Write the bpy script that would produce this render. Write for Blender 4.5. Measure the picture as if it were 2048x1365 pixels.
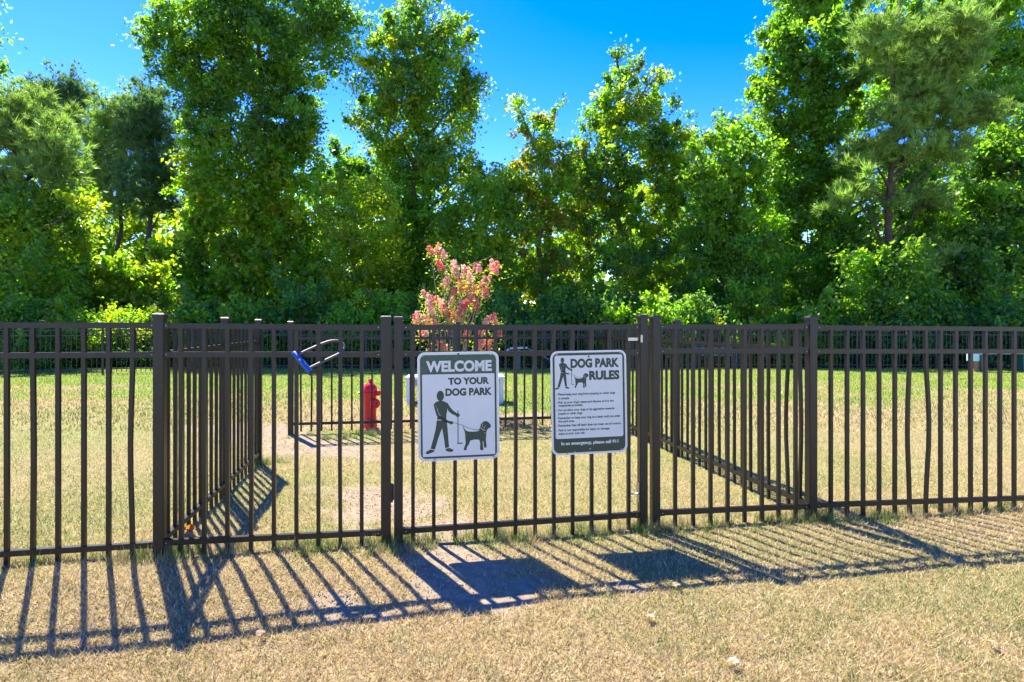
import bpy, bmesh, math, random
import numpy as np
from mathutils import Vector, Matrix
from mathutils.geometry import tessellate_polygon

for o in list(bpy.data.objects): bpy.data.objects.remove(o)
S = bpy.context.scene
C = S.collection
R = math.radians
random.seed(7)
rng = np.random.default_rng(11)

# ------------------------------------------------------------ camera
F, CX, CY, H = 1249.0, 1024.0, 657.0, 1.22       # focal length, principal column, horizon row, eye height
cd = bpy.data.cameras.new('camera'); cam = bpy.data.objects.new('camera', cd); C.objects.link(cam)
cam.location = (0, 0, H); cam.rotation_euler = (R(90), 0, 0)
cd.sensor_width = 36; cd.lens = F / 2048 * 36; cd.shift_y = -25.5 / 2048
cd.clip_start = 0.05; cd.clip_end = 1500
S.camera = cam

# ------------------------------------------------------------ sky and sun
SUN_EL, SUN_AZ = 55.0, -34.4
w = bpy.data.worlds.new('World'); S.world = w; w.use_nodes = True
nt = w.node_tree; bg = nt.nodes['Background']
sky = nt.nodes.new('ShaderNodeTexSky'); sky.sky_type = 'NISHITA'; sky.sun_disc = False
sky.sun_elevation = R(SUN_EL); sky.sun_rotation = R(SUN_AZ)
sky.air_density = 1.0; sky.dust_density = 0.15; sky.ozone_density = 3.0
hs = nt.nodes.new('ShaderNodeHueSaturation'); hs.inputs['Saturation'].default_value = 1.50; hs.inputs['Hue'].default_value = 0.530
nt.links.new(sky.outputs[0], hs.inputs['Color']); nt.links.new(hs.outputs[0], bg.inputs[0])
bg.inputs[1].default_value = 0.100
sd = bpy.data.lights.new('sun', 'SUN'); sun = bpy.data.objects.new('sun', sd); C.objects.link(sun)
sd.energy = 3.1; sd.angle = R(0.53); sd.color = (1.0, 0.94, 0.84)
a, e = R(SUN_AZ), R(SUN_EL)
SUNV = Vector((math.sin(a) * math.cos(e), math.cos(a) * math.cos(e), math.sin(e)))
sun.rotation_euler = SUNV.to_track_quat('Z', 'Y').to_euler()
S.view_settings.view_transform = 'Standard'; S.view_settings.look = 'None'
S.view_settings.exposure = 2.30; S.view_settings.gamma = 1.0; S.view_settings.use_curve_mapping = False
S.render.engine = 'CYCLES'
S.cycles.max_bounces = 9; S.cycles.transmission_bounces = 6; S.cycles.diffuse_bounces = 7

# ------------------------------------------------------------ helpers
def at(px, py, Y):
    return Vector(((px - CX) / F * Y, Y, H + (CY - py) / F * Y))
def ground_at(px, py):
    Y = F * H / (py - CY); return ((px - CX) / F * Y, Y)
def tag(o, label=None, cat=None, group=None, kind=None):
    if label: o['label'] = label
    if cat: o['category'] = cat
    if group: o['group'] = group
    if kind: o['kind'] = kind
    return o
def thing(name, label, cat, loc=(0, 0, 0), rz=0.0, group=None):
    o = bpy.data.objects.new(name, None); C.objects.link(o)
    o.empty_display_size = 0.1
    o.location = loc; o.rotation_euler = (0, 0, rz)
    return tag(o, label, cat, group)
def link(name, me, parent=None, loc=None, rot=None, scale=None):
    o = bpy.data.objects.new(name, me); C.objects.link(o)
    if parent is not None: o.parent = parent
    if loc is not None: o.location = loc
    if rot is not None: o.rotation_euler = rot
    if scale is not None: o.scale = scale
    return o
def bm_obj(name, bm, mat, parent=None, loc=None, rot=None, smooth=False, bevel=0.0):
    if bevel:
        bmesh.ops.bevel(bm, geom=list(bm.edges), offset=bevel, segments=2, affect='EDGES', clamp_overlap=True)
    bmesh.ops.recalc_face_normals(bm, faces=bm.faces)
    me = bpy.data.meshes.new(name); bm.to_mesh(me); bm.free()
    if smooth:
        for p in me.polygons: p.use_smooth = True
    me.materials.append(mat)
    return link(name, me, parent, loc, rot)
def add_box(bm, x0, x1, y0, y1, z0, z1, m=None):
    vs = [bm.verts.new((x, y, z)) for x in (x0, x1) for y in (y0, y1) for z in (z0, z1)]
    for f in ((0,1,3,2), (4,6,7,5), (0,4,5,1), (2,3,7,6), (0,2,6,4), (1,5,7,3)):
        bm.faces.new([vs[i] for i in f])
    if m is not None: bmesh.ops.transform(bm, matrix=m, verts=vs)
    return vs
def add_tube(bm, pts, rad, n=8, cap=True):
    pts = [Vector(p) for p in pts]
    if not hasattr(rad, '__len__'): rad = [rad] * len(pts)
    rings = []; up = None
    for i, p in enumerate(pts):
        d = (pts[min(i + 1, len(pts) - 1)] - pts[max(i - 1, 0)]).normalized()
        if up is None:
            up = Vector((0, 0, 1)) if abs(d.z) < 0.9 else Vector((0, 1, 0))
        x = d.cross(up)
        if x.length < 1e-4: x = d.cross(Vector((1, 0, 0)))
        x.normalize(); yv = x.cross(d).normalized(); up = yv
        rings.append([bm.verts.new(p + (x * math.cos(t) + yv * math.sin(t)) * rad[i]) for t in [2 * math.pi * k / n for k in range(n)]])
    for a_, b_ in zip(rings, rings[1:]):
        for k in range(n): bm.faces.new((a_[k], a_[(k + 1) % n], b_[(k + 1) % n], b_[k]))
    if cap:
        bm.faces.new(rings[0][::-1]); bm.faces.new(rings[-1])
def add_lathe(bm, prof, n=24, m=None):
    allv = []; rings = []
    for r, z in prof:
        ring = [bm.verts.new((r * math.cos(2 * math.pi * k / n), r * math.sin(2 * math.pi * k / n), z)) for k in range(n)]
        rings.append(ring); allv += ring
    for a_, b_ in zip(rings, rings[1:]):
        for k in range(n): bm.faces.new((a_[k], a_[(k + 1) % n], b_[(k + 1) % n], b_[k]))
    bm.faces.new(rings[0][::-1]); bm.faces.new(rings[-1])
    if m is not None: bmesh.ops.transform(bm, matrix=m, verts=allv)
def np_mesh(name, V, k, mat, col=None, smooth=False):
    """V: (n*k,3) verts of n separate k-gons"""
    n = len(V) // k
    me = bpy.data.meshes.new(name)
    me.vertices.add(n * k); me.vertices.foreach_set('co', np.ascontiguousarray(V, dtype=np.float32).ravel())
    me.loops.add(n * k); me.loops.foreach_set('vertex_index', np.arange(n * k, dtype=np.int32))
    me.polygons.add(n); me.polygons.foreach_set('loop_start', np.arange(0, n * k, k, dtype=np.int32))
    if col is not None:
        at_ = me.color_attributes.new('Col', 'FLOAT_COLOR', 'POINT')
        c4 = np.ones((n * k, 4), np.float32); c4[:, :3] = np.repeat(col, k, axis=0)
        at_.data.foreach_set('color', c4.ravel())
    me.materials.append(mat)
    me.update(calc_edges=True)
    return me

# ------------------------------------------------------------ materials
def mat(name):
    m = bpy.data.materials.new(name); m.use_nodes = True
    t = m.node_tree; return m, t, t.nodes['Principled BSDF'], t.nodes['Material Output']
def simple(name, col, rough=0.5, metal=0.0, spec=0.5, noise=0.0, nscale=30, bump=0.0, bscale=200):
    m, t, b, o = mat(name)
    b.inputs['Roughness'].default_value = rough; b.inputs['Metallic'].default_value = metal
    b.inputs['Specular IOR Level'].default_value = spec
    b.inputs['Base Color'].default_value = (*col, 1)
    tc = t.nodes.new('ShaderNodeTexCoord')
    if noise:
        n = t.nodes.new('ShaderNodeTexNoise'); n.inputs['Scale'].default_value = nscale; n.inputs['Detail'].default_value = 6
        t.links.new(tc.outputs['Object'], n.inputs['Vector'])
        r = t.nodes.new('ShaderNodeValToRGB'); r.color_ramp.elements[0].position = .3; r.color_ramp.elements[1].position = .75
        r.color_ramp.elements[0].color = (*[c * (1 - noise) for c in col], 1)
        r.color_ramp.elements[1].color = (*[min(1, c * (1 + noise)) for c in col], 1)
        t.links.new(n.outputs['Fac'], r.inputs[0]); t.links.new(r.outputs[0], b.inputs['Base Color'])
    if bump:
        n2 = t.nodes.new('ShaderNodeTexNoise'); n2.inputs['Scale'].default_value = bscale; n2.inputs['Detail'].default_value = 3
        t.links.new(tc.outputs['Object'], n2.inputs['Vector'])
        bp = t.nodes.new('ShaderNodeBump'); bp.inputs['Strength'].default_value = bump; bp.inputs['Distance'].default_value = .002
        t.links.new(n2.outputs['Fac'], bp.inputs['Height']); t.links.new(bp.outputs[0], b.inputs['Normal'])
    return m
def leafmat(name, trans=0.58, rough=0.40, spec=0.5, tint=(3.1, 2.95, 0.55)):
    m, t, b, o = mat(name)
    at_ = t.nodes.new('ShaderNodeAttribute'); at_.attribute_name = 'Col'
    b.inputs['Roughness'].default_value = rough; b.inputs['Specular IOR Level'].default_value = spec
    t.links.new(at_.outputs['Color'], b.inputs['Base Color'])
    tr = t.nodes.new('ShaderNodeBsdfTranslucent')
    mu = t.nodes.new('ShaderNodeVectorMath'); mu.operation = 'MULTIPLY'; mu.inputs[1].default_value = tint
    t.links.new(at_.outputs['Color'], mu.inputs[0]); t.links.new(mu.outputs[0], tr.inputs['Color'])
    mx = t.nodes.new('ShaderNodeMixShader'); mx.inputs[0].default_value = trans
    t.links.new(b.outputs[0], mx.inputs[1]); t.links.new(tr.outputs[0], mx.inputs[2]); t.links.new(mx.outputs[0], o.inputs['Surface'])
    return m
M = {}
M['bronze'] = simple('bronze powder coat', (.0115, .0085, .0072), rough=.34, spec=.4, noise=.35, nscale=18, bump=.25, bscale=500)
t_ = M['bronze'].node_tree; b_ = t_.nodes['Principled BSDF']; src = b_.inputs['Base Color'].links[0].from_socket
tcn = t_.nodes.new('ShaderNodeTexCoord'); nn_ = t_.nodes.new('ShaderNodeTexNoise'); nn_.inputs['Scale'].default_value = 55; nn_.inputs['Detail'].default_value = 8; nn_.inputs['Roughness'].default_value = .75
t_.links.new(tcn.outputs['Object'], nn_.inputs['Vector']); rr = t_.nodes.new('ShaderNodeValToRGB'); rr.color_ramp.elements[0].position = .62; rr.color_ramp.elements[1].position = .74
t_.links.new(nn_.outputs['Fac'], rr.inputs[0]); mm = t_.nodes.new('ShaderNodeMix'); mm.data_type = 'RGBA'; mm.inputs[7].default_value = (.07, .06, .05, 1)
t_.links.new(rr.outputs[0], mm.inputs[0]); t_.links.new(src, mm.inputs[6]); t_.links.new(mm.outputs[2], b_.inputs['Base Color'])
M['black'] = simple('black fence coat', (.012, .013, .016), rough=.5)
M['alu'] = simple('sign aluminium', (.62, .64, .66), rough=.35, metal=.6, noise=.08)
M['white'] = simple('sign white sheeting', (.60, .61, .53), rough=.4, noise=.04, nscale=8)
M['green'] = simple('sign dark green ink', (.013, .036, .021), rough=.42, noise=.15, nscale=60)
M['header'] = simple('sign green header', (.022, .065, .038), rough=.35, noise=.4, nscale=120, bump=.2, bscale=400)
M['steel'] = simple('steel bolt', (.35, .35, .35), rough=.3, metal=1)
M['chrome'] = simple('lock shackle', (.10, .095, .10), rough=.48, metal=.5)
M['lockblue'] = simple('blue lock sleeve', (.012, .075, .26), rough=.35, noise=.2)
M['lockblack'] = simple('lock black rubber', (.02, .02, .025), rough=.5)
M['lockwhite'] = simple('lock white print', (.7, .75, .8), rough=.5)
M['red'] = simple('hydrant red', (.80, .012, .02), rough=.3, noise=.15, nscale=12)
M['whiteply'] = simple('white painted board', (.66, .68, .74), rough=.5, noise=.06)
M['teal'] = simple('teal plastic coat', (.02, .13, .16), rough=.4, noise=.2)
M['dgreen'] = simple('dark green plastic', (.025, .10, .085), rough=.45, noise=.2)
M['beige'] = simple('beige plank', (.55, .45, .38), rough=.7, noise=.15)
M['brown'] = simple('brown block', (.32, .13, .06), rough=.8, noise=.2)
M['mint'] = simple('pale mint metal', (.45, .62, .58), rough=.5)
M['bark'] = simple('bark', (.085, .060, .045), rough=.95, noise=.5, nscale=9, bump=1.0, bscale=30)
M['pbark'] = simple('pine bark', (.075, .048, .038), rough=.95, noise=.5, nscale=9, bump=1.0, bscale=30)
M['stem'] = simple('myrtle stem', (.30, .22, .15), rough=.8, noise=.3)
M['leaf'] = leafmat('leaves')
M['needle'] = leafmat('pine needles', trans=.45, rough=.45, spec=.35, tint=(1.9, 2.0, .8))
M['petal'] = leafmat('petals', trans=.4, rough=.6, spec=.2, tint=(1.1, 1.2, 1.1))
M['grass'] = leafmat('grass blades', trans=.3, rough=.55, spec=.25, tint=(1.3, 1.35, .8))
M['soil'] = leafmat('soil crumbs', trans=.0, rough=.95, spec=.1)
M['deadleaf'] = leafmat('dead leaf', trans=.35, rough=.6, spec=.2, tint=(1.3, 1.0, .5))

# ------------------------------------------------------------ value noise (numpy) and ground fields
_g = np.random.default_rng(5).random((256, 256))
def vnoise(x, y):
    x = np.asarray(x, float); y = np.asarray(y, float)
    xi = np.floor(x).astype(int); yi = np.floor(y).astype(int); fx = x - xi; fy = y - yi
    fx = fx * fx * (3 - 2 * fx); fy = fy * fy * (3 - 2 * fy)
    g = lambda i, j: _g[i % 256, j % 256]
    return (g(xi, yi) * (1 - fx) + g(xi + 1, yi) * fx) * (1 - fy) + (g(xi, yi + 1) * (1 - fx) + g(xi + 1, yi + 1) * fx) * fy
def fbm(x, y, o=4):
    s = 0; a_ = .5
    for i in range(o): s = s + a_ * vnoise(x * 2 ** i + 17 * i, y * 2 ** i + 31 * i); a_ *= .5
    return s
def sstep(a_, b_, x):
    t = np.clip((x - a_) / (b_ - a_), 0, 1); return t * t * (3 - 2 * t)
FP0 = Vector((-1.877, 3.33)); FA = R(9.72)               # front corner post and direction of the front fence
def gz(x, y):
    x = np.asarray(x, float); y = np.asarray(y, float)
    near = sstep(60, 20, y)
    z = (fbm(x * .9, y * .9, 3) - .45) * .035 * near + (fbm(x * 4, y * 4, 2) - .37) * .02 * sstep(14, 6, y) * near
    front = (3.33 + (x + 1.877) * .171) - y                # distance in front of the fence line
    z = z - .085 * sstep(.15, 1.1, front) * sstep(.6, -1.8, x) - .02 * sstep(0, 1.2, front)
    return z
DIRT = [(-.33, 3.25, .30, .42), (-.22, 2.98, .34, .16), (-.47, 3.85, .34, .40), (-.75, 4.2, .5, .25), (-1.05, 4.6, .35, .3), (-1.75, 6.1, .75, .30),
        (-2.3, 6.6, .5, .45), (-2.75, 7.2, .55, .5), (-.75, 2.85, .22, .12), (.55, 2.98, .22, .09), (-3.2, 7.6, .8, .4), (-1.3, 8.2, .9, .25), (.3, 8.6, .6, .3)]
def dirt(x, y):
    n = fbm(x * 3.1 + 9, y * 3.1, 4) - .47
    n5 = (fbm(x * 14, y * 14 + 5, 3) - .43) * 1.1
    d = np.zeros_like(np.asarray(x, float))
    for cx, cy, rx, ry in DIRT:
        q = np.sqrt(((x - cx) / rx) ** 2 + ((y - cy) / ry) ** 2)
        d = np.maximum(d, sstep(1.45, .45, q + n * 2.6 + n5))
    return d
def green(x, y):
    n = fbm(x * .7 + 3, y * .7 + 8, 4) - .47
    g = .08 + n * .8 + .22 * sstep(3.6, 5.5, y)
    g = g + .75 * sstep(9.6, 13.2, y + n * 6 - .10 * np.abs(x + 1)) - .15 * sstep(17, 18.5, y)
    for cx, cy, r_, s_ in [(-1.85, 7.1, .75, .8), (-2.9, 3.9, 1.2, .25), (1.2, 9.5, 1.8, .5), (-.4, 9.6, 1.6, .5), (2.7, 3.2, .9, .15), (-.2, 3.55, .25, .4), (-1.1, 3.6, .5, .3), (.4, 3.7, .3, .3)]:
        g = g + s_ * sstep(1, .2, np.hypot(x - cx, y - cy) / r_)
    return np.clip(g, 0, 1)

# ------------------------------------------------------------ ground sheet
def axis(segs):
    out = []
    for a_, b_, st in segs: out += list(np.arange(a_, b_, st))
    return np.array(out + [segs[-1][1]])
gx = axis([(-420, -60, 40), (-60, -20, 5), (-20, -6, .5), (-6, 6, .06), (6, 20, .5), (20, 60, 5), (60, 420, 40)])
gy = axis([(-60, -4, 7), (-4, 1.5, .5), (1.5, 6, .06), (6, 12, .12), (12, 24, .5), (24, 60, 3), (60, 600, 45)])
GX, GY = np.meshgrid(gx, gy); V = np.stack([GX.ravel(), GY.ravel(), gz(GX, GY).ravel()], 1)
nx, ny = len(gx), len(gy)
ii = (np.arange(ny - 1)[:, None] * nx + np.arange(nx - 1)[None, :]).ravel()
Q = np.stack([ii, ii + 1, ii + nx + 1, ii + nx], 1).astype(np.int32)
me = bpy.data.meshes.new('ground'); me.vertices.add(len(V)); me.vertices.foreach_set('co', V.astype(np.float32).ravel())
me.loops.add(Q.size); me.loops.foreach_set('vertex_index', Q.ravel()); me.polygons.add(len(Q)); me.polygons.foreach_set('loop_start', np.arange(0, Q.size, 4, dtype=np.int32))
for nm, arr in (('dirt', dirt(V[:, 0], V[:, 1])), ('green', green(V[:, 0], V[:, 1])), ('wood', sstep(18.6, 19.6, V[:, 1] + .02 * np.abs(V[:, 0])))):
    at_ = me.attributes.new(nm, 'FLOAT', 'POINT'); at_.data.foreach_set('value', arr.astype(np.float32))
me.update(calc_edges=True); me.polygons.foreach_set('use_smooth', np.ones(len(Q), bool))
m, t, b, o = mat('lawn soil and thatch')
tc = t.nodes.new('ShaderNodeTexCoord')
def noise_node(scale, detail=6, rough=.6):
    n = t.nodes.new('ShaderNodeTexNoise'); n.inputs['Scale'].default_value = scale; n.inputs['Detail'].default_value = detail; n.inputs['Roughness'].default_value = rough
    t.links.new(tc.outputs['Object'], n.inputs['Vector']); return n
def ramp(src, stops):
    r = t.nodes.new('ShaderNodeValToRGB'); els = r.color_ramp.elements
    while len(els) < len(stops): els.new(.5)
    for e_, (p, c) in zip(els, stops): e_.position = p; e_.color = (*c, 1)
    t.links.new(src, r.inputs[0]); return r
def mix(fac, a_, b_):
    x = t.nodes.new('ShaderNodeMix'); x.data_type = 'RGBA'
    t.links.new(fac, x.inputs[0]); t.links.new(a_, x.inputs[6]); t.links.new(b_, x.inputs[7]); return x.outputs[2]
n1 = noise_node(160, 4, .7); n2 = noise_node(22, 6, .65); n3 = noise_node(60, 5, .6)
straw = ramp(n1.outputs['Fac'], [(.3, (.14, .10, .042)), (.52, (.29, .215, .10)), (.72, (.41, .325, .17))])
grn = ramp(n1.outputs['Fac'], [(.3, (.085, .12, .020)), (.55, (.20, .26, .045)), (.75, (.36, .38, .10))])
drt = ramp(n2.outputs['Fac'], [(.3, (.19, .14, .080)), (.55, (.30, .23, .14)), (.75, (.39, .31, .205))])
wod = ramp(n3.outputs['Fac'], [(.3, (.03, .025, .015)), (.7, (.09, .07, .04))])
def attr(nm):
    a_ = t.nodes.new('ShaderNodeAttribute'); a_.attribute_name = nm; return a_.outputs['Fac']
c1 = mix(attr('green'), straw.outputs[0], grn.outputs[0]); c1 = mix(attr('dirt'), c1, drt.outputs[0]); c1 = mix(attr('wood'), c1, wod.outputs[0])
t.links.new(c1, b.inputs['Base Color']); b.inputs['Roughness'].default_value = .95; b.inputs['Specular IOR Level'].default_value = .1
bp = t.nodes.new('ShaderNodeBump'); bp.inputs['Strength'].default_value = .6; bp.inputs['Distance'].default_value = .012
t.links.new(n1.outputs['Fac'], bp.inputs['Height']); t.links.new(bp.outputs[0], b.inputs['Normal'])
me.materials.append(m)
tag(link('ground', me), kind='structure')

# ------------------------------------------------------------ grass
def grass(name, label, n, y0, y1, length, width, seed, lean=(.5, 1.35), power=1.0):
    g = np.random.default_rng(seed)
    Y = y0 * (y1 / y0) ** (g.random(n) ** power); X = (g.random(n) * 2 - 1) * (Y * .86 + .8)
    dd = dirt(X, Y); keep = (g.random(n) > dd * 1.08 - .08) & (fbm(X * 6, Y * 6, 3) + g.random(n) * .35 > .33)
    X, Y = X[keep], Y[keep]; n = len(X)
    gr = np.clip(green(X, Y) + (fbm(X * 9, Y * 9, 2) - .37) * .9, 0, 1)
    isg = g.random(n) < gr
    L = length * (.55 + .9 * g.random(n)); W = width * (.6 + .8 * g.random(n))
    az = g.random(n) * 2 * np.pi; le = lean[0] + (lean[1] - lean[0]) * g.random(n); le = np.where(isg, le * .85, le)
    d = np.stack([np.cos(az) * np.sin(le), np.sin(az) * np.sin(le), np.cos(le)], 1)
    sx = az + np.pi / 2 + g.normal(0, .5, n); s = np.stack([np.cos(sx), np.sin(sx), g.normal(0, .25, n)], 1)
    P = np.stack([X, Y, gz(X, Y) - .002 + g.random(n) * .006], 1)
    V = np.stack([P - s * W[:, None] / 2, P + s * W[:, None] / 2, P + d * L[:, None]], 1).reshape(-1, 3)
    st = np.array([.46, .335, .150]); st2 = np.array([.63, .50, .285]); st3 = np.array([.26, .175, .075])
    r = g.random((n, 1)); ca = np.where(r < .55, st, np.where(r < .85, st2, st3))
    far = sstep(8.5, 12, Y)[:, None]
    cg = np.array([.15, .205, .05]) * (1 - far) + np.array([.24, .31, .03]) * far
    col = np.where(isg[:, None], cg * (.7 + .6 * g.random((n, 1))), ca * (.75 + .5 * g.random((n, 1))))
    return tag(link(name, np_mesh(name, V, 3, M['grass'], col)), label, 'grass', kind='stuff')
grass('lawn_grass', 'dry matted straw coloured lawn grass around the fence and gate', 450000, 1.75, 7.5, .029, .0035, 1)
grass('lawn_grass', 'short yellow green lawn grass of the field before the woods', 150000, 7.3, 19.2, .045, .011, 2, lean=(.2, 1.1), power=.75)

def tufts():
    g = np.random.default_rng(31); nc = 420
    sc = g.uniform(-2.2, 7.5, nc); kind = g.random(nc); off = g.normal(0, .07, nc)
    X0 = -1.877 + sc * math.cos(FA) - off * math.sin(FA); Y0 = 3.33 + sc * math.sin(FA) + off * math.cos(FA)
    hot = [(-1.877, 3.33), (-.66, 3.54), (-.60, 3.52), (.86, 3.80), (1.905, 3.98), (-2.22, 5.58), (-2.45, 7.1), (-1.95, 6.9), (-1.6, 7.2), (-.2, 8.2), (.1, 8.4)]
    for hx_, hy_ in hot: X0 = np.concatenate([X0, hx_ + g.normal(0, .10, 22)]); Y0 = np.concatenate([Y0, hy_ + g.normal(0, .07, 22)])
    ok = dirt(X0, Y0) < .75; X0, Y0 = X0[ok], Y0[ok]; nc = len(X0); idx = np.repeat(np.arange(nc), 34); n = len(idx)
    X = X0[idx] + g.normal(0, .02, n); Y = Y0[idx] + g.normal(0, .02, n); L = .062 * (.5 + g.random(n)) * (.6 + .7 * g.random(nc))[idx]
    az = g.random(n) * 2 * np.pi; le = .15 + .85 * g.random(n); d = np.stack([np.cos(az) * np.sin(le), np.sin(az) * np.sin(le), np.cos(le)], 1); s = np.stack([-np.sin(az), np.cos(az), np.zeros(n)], 1)
    P = np.stack([X, Y, gz(X, Y) - .003], 1); V = np.stack([P - s * .0019, P + s * .0019, P + d * L[:, None]], 1).reshape(-1, 3)
    tone = g.random((nc, 1))[idx]; col = np.where(tone < .55, np.array([.15, .21, .05]), np.array([.40, .32, .16])) * (.7 + .6 * g.random((n, 1)))
    tag(link('grass_tufts', np_mesh('grass_tufts', V, 3, M['grass'], col)), 'taller uncut grass tufts along the foot of the fence and posts', 'grass', kind='stuff')
tufts()
def crumbs():
    g = np.random.default_rng(41); n = 6000; pick = g.integers(0, len(DIRT), n); D_ = np.array(DIRT)[pick]
    X = D_[:, 0] + g.normal(0, .6, n) * D_[:, 2]; Y = D_[:, 1] + g.normal(0, .6, n) * D_[:, 3]; k = dirt(X, Y) > .35; X, Y = X[k], Y[k]; n = len(X)
    r = (.0022 + .0055 * g.random(n) ** 3)[:, None]; P = np.stack([X, Y, gz(X, Y)], 1) + np.array([0, 0, .001])
    b = [np.array(v) * r * (.7 + .6 * g.random((n, 1))) for v in ((1, .1, -.3), (-.5, .9, -.3), (-.5, -.9, -.3), (.1, 0, .9))]
    V = np.stack([P + b[i] for f in ((0, 1, 3), (1, 2, 3), (2, 0, 3)) for i in f], 1).reshape(-1, 3)
    col = np.repeat(np.array([.30, .225, .14]) * (.55 + .8 * g.random((n, 1))), 3, 0)
    tag(link('soil_crumbs', np_mesh('soil_crumbs', V, 3, M['soil'], col)), 'small soil crumbs and pebbles on the bare worn dirt', 'soil', kind='stuff')
crumbs()

# ------------------------------------------------------------ fences
def s_of(px):
    u = (px - CX) / F; c, s = math.cos(FA), math.sin(FA)
    return (-FP0.x + FP0.y * u) / (c - s * u)
def z_of(px, py):
    Y = FP0.y + s_of(px) * math.sin(FA); return H + (CY - py) / F * Y
_pm = {}
def picket_mesh(bend, wdt, mt):
    k = (bend, wdt, mt.name)
    if k in _pm: return _pm[k]
    bm = bmesh.new(); zs = [0, 1] if not bend else [0, .2, .38, .5, .62, .8, 1]
    h = wdt / 2; rings = []
    for z in zs:
        dx = bend * math.sin(math.pi * min(1, max(0, (z - .05) / .85))) ** 1.5 if bend else 0
        rings.append([bm.verts.new((sx * h + dx, sy * h, z)) for sx, sy in ((-1, -1), (1, -1), (1, 1), (-1, 1))])
    for a_, b_ in zip(rings, rings[1:]):
        for q in range(4): bm.faces.new((a_[q], a_[(q + 1) % 4], b_[(q + 1) % 4], b_[q]))
    bm.faces.new(rings[0][::-1]); bm.faces.new(rings[-1])
    me = bpy.data.meshes.new('picket'); bmesh.ops.recalc_face_normals(bm, faces=bm.faces); bm.to_mesh(me); bm.free(); me.materials.append(mt)
    _pm[k] = me; return me
def add_post(root, s, z0, z1, wd, name='post', mt=None):
    mt = mt or M['bronze']; h = wd / 2
    bm = bmesh.new(); add_box(bm, -h, h, -h, h, z0, z1 - .022)
    p = bm_obj(name, bm, mt, root, (s, 0, 0), bevel=.003)
    bm = bmesh.new(); g = h + .004
    vs = [[bm.verts.new((sx * q, sy * q, z)) for sx, sy in ((-1, -1), (1, -1), (1, 1), (-1, 1))] for q, z in ((g, z1 - .024), (g, z1 - .006), (g * .72, z1), )]
    for a_, b_ in zip(vs, vs[1:]):
        for q in range(4): bm.faces.new((a_[q], a_[(q + 1) % 4], b_[(q + 1) % 4], b_[q]))
    bm.faces.new(vs[0][::-1]); bm.faces.new(vs[-1])
    bm_obj('cap', bm, mt, p, bevel=.0015)
    return p
def add_rail(root, s0, z0, s1, z1, hh=.030, dd=.032, mt=None):
    bm = bmesh.new()
    vs = [bm.verts.new((s, y, z + dz)) for s, z in ((s0, z0), (s1, z1)) for y in (-dd / 2, dd / 2) for dz in (-hh / 2, hh / 2)]
    for f in ((0,1,3,2), (4,6,7,5), (0,4,5,1), (2,3,7,6), (0,2,6,4), (1,5,7,3)): bm.faces.new([vs[i] for i in f])
    return bm_obj('rail', bm, mt or M['bronze'], root, bevel=.002)
PW = .0205
def add_pickets(root, lst, wd=PW):
    for s, z0, z1, bend in lst:
        link('picket', picket_mesh(bend, wd, M['bronze']), root, (s, 0, z0), (0, 0, 0), (1, 1, z1 - z0))
def lerp(a_, b_, t_): return a_ + (b_ - a_) * t_
def front_panel(root, base, r0, r1, tops, mids, bots, pk, drop=.092, bends={}):
    """rails between pixel columns r0 and r1; tops/mids/bots are rows at both ends"""
    s0, s1 = s_of(r0), s_of(r1)
    za, zb = [(z_of(r0, v[0]), z_of(r1, v[1])) for v in (tops, bots)]
    for v in (tops, mids, bots):
        add_rail(root, s0 - base, z_of(r0, v[0]), s1 - base, z_of(r1, v[1]))
        for s_, z_, sg_ in ((s0, z_of(r0, v[0]), 1), (s1, z_of(r1, v[1]), -1)):
            bm = bmesh.new(); add_box(bm, *sorted((s_ - base - sg_ * .002, s_ - base + sg_ * .030)), -.0185, .0185, z_ - .0175, z_ + .0175)
            br = bm_obj('bracket', bm, M['bronze'], root, bevel=.0012)
            bm = bmesh.new(); add_lathe(bm, [(.0035, 0), (.0035, .0015), (.002, .0025)], 8, Matrix.Translation((s_ - base + sg_ * .016, -.0185, z_)) @ Matrix.Rotation(R(90), 4, 'X')); bm_obj('screw', bm, M['steel'], br)
    lst = []
    for q in pk:
        s = s_of(q); t_ = (s - s0) / (s1 - s0)
        lst.append((s - base, lerp(zb[0], zb[1], t_) - drop - random.random() * .006, lerp(za[0], za[1], t_) - .012, bends.get(q, 0)))
    add_pickets(root, lst)
def fp(s): return (FP0.x + s * math.cos(FA), FP0.y + s * math.sin(FA), 0)

# outer run left of the corner post (the corner post belongs to it)
t = thing('metal_fence', 'dark bronze picket fence run leaving the frame at left, ending at a wide post', 'fence', fp(0), FA)
front_panel(t, 0, -185, 313, (650.5, 651.5), (713, 709.5), (1119, 1089), [-148, -93, -39, 14, 66, 116.5, 168, 217.5, 266], bends={266: -.012, 66: .004})
add_post(t, 0, -.12, z_of(320, 627), .054); add_post(t, s_of(-195), -.12, 1.3, .054)
# panel between corner post and gate
s1 = s_of(772)
t = thing('metal_fence', 'dark bronze picket panel left of the gate with a blue lock hanging on it', 'fence', fp(s1), FA)
front_panel(t, s1, 328, 763, (652, 655.5), (709.5, 709.5), (1085, 1065), [362, 408.6, 455, 502, 548, 593, 637, 681, 723.5], bends={502: .004, 681: -.003})
add_post(t, 0, -.12, z_of(772, 632), .055)
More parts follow.
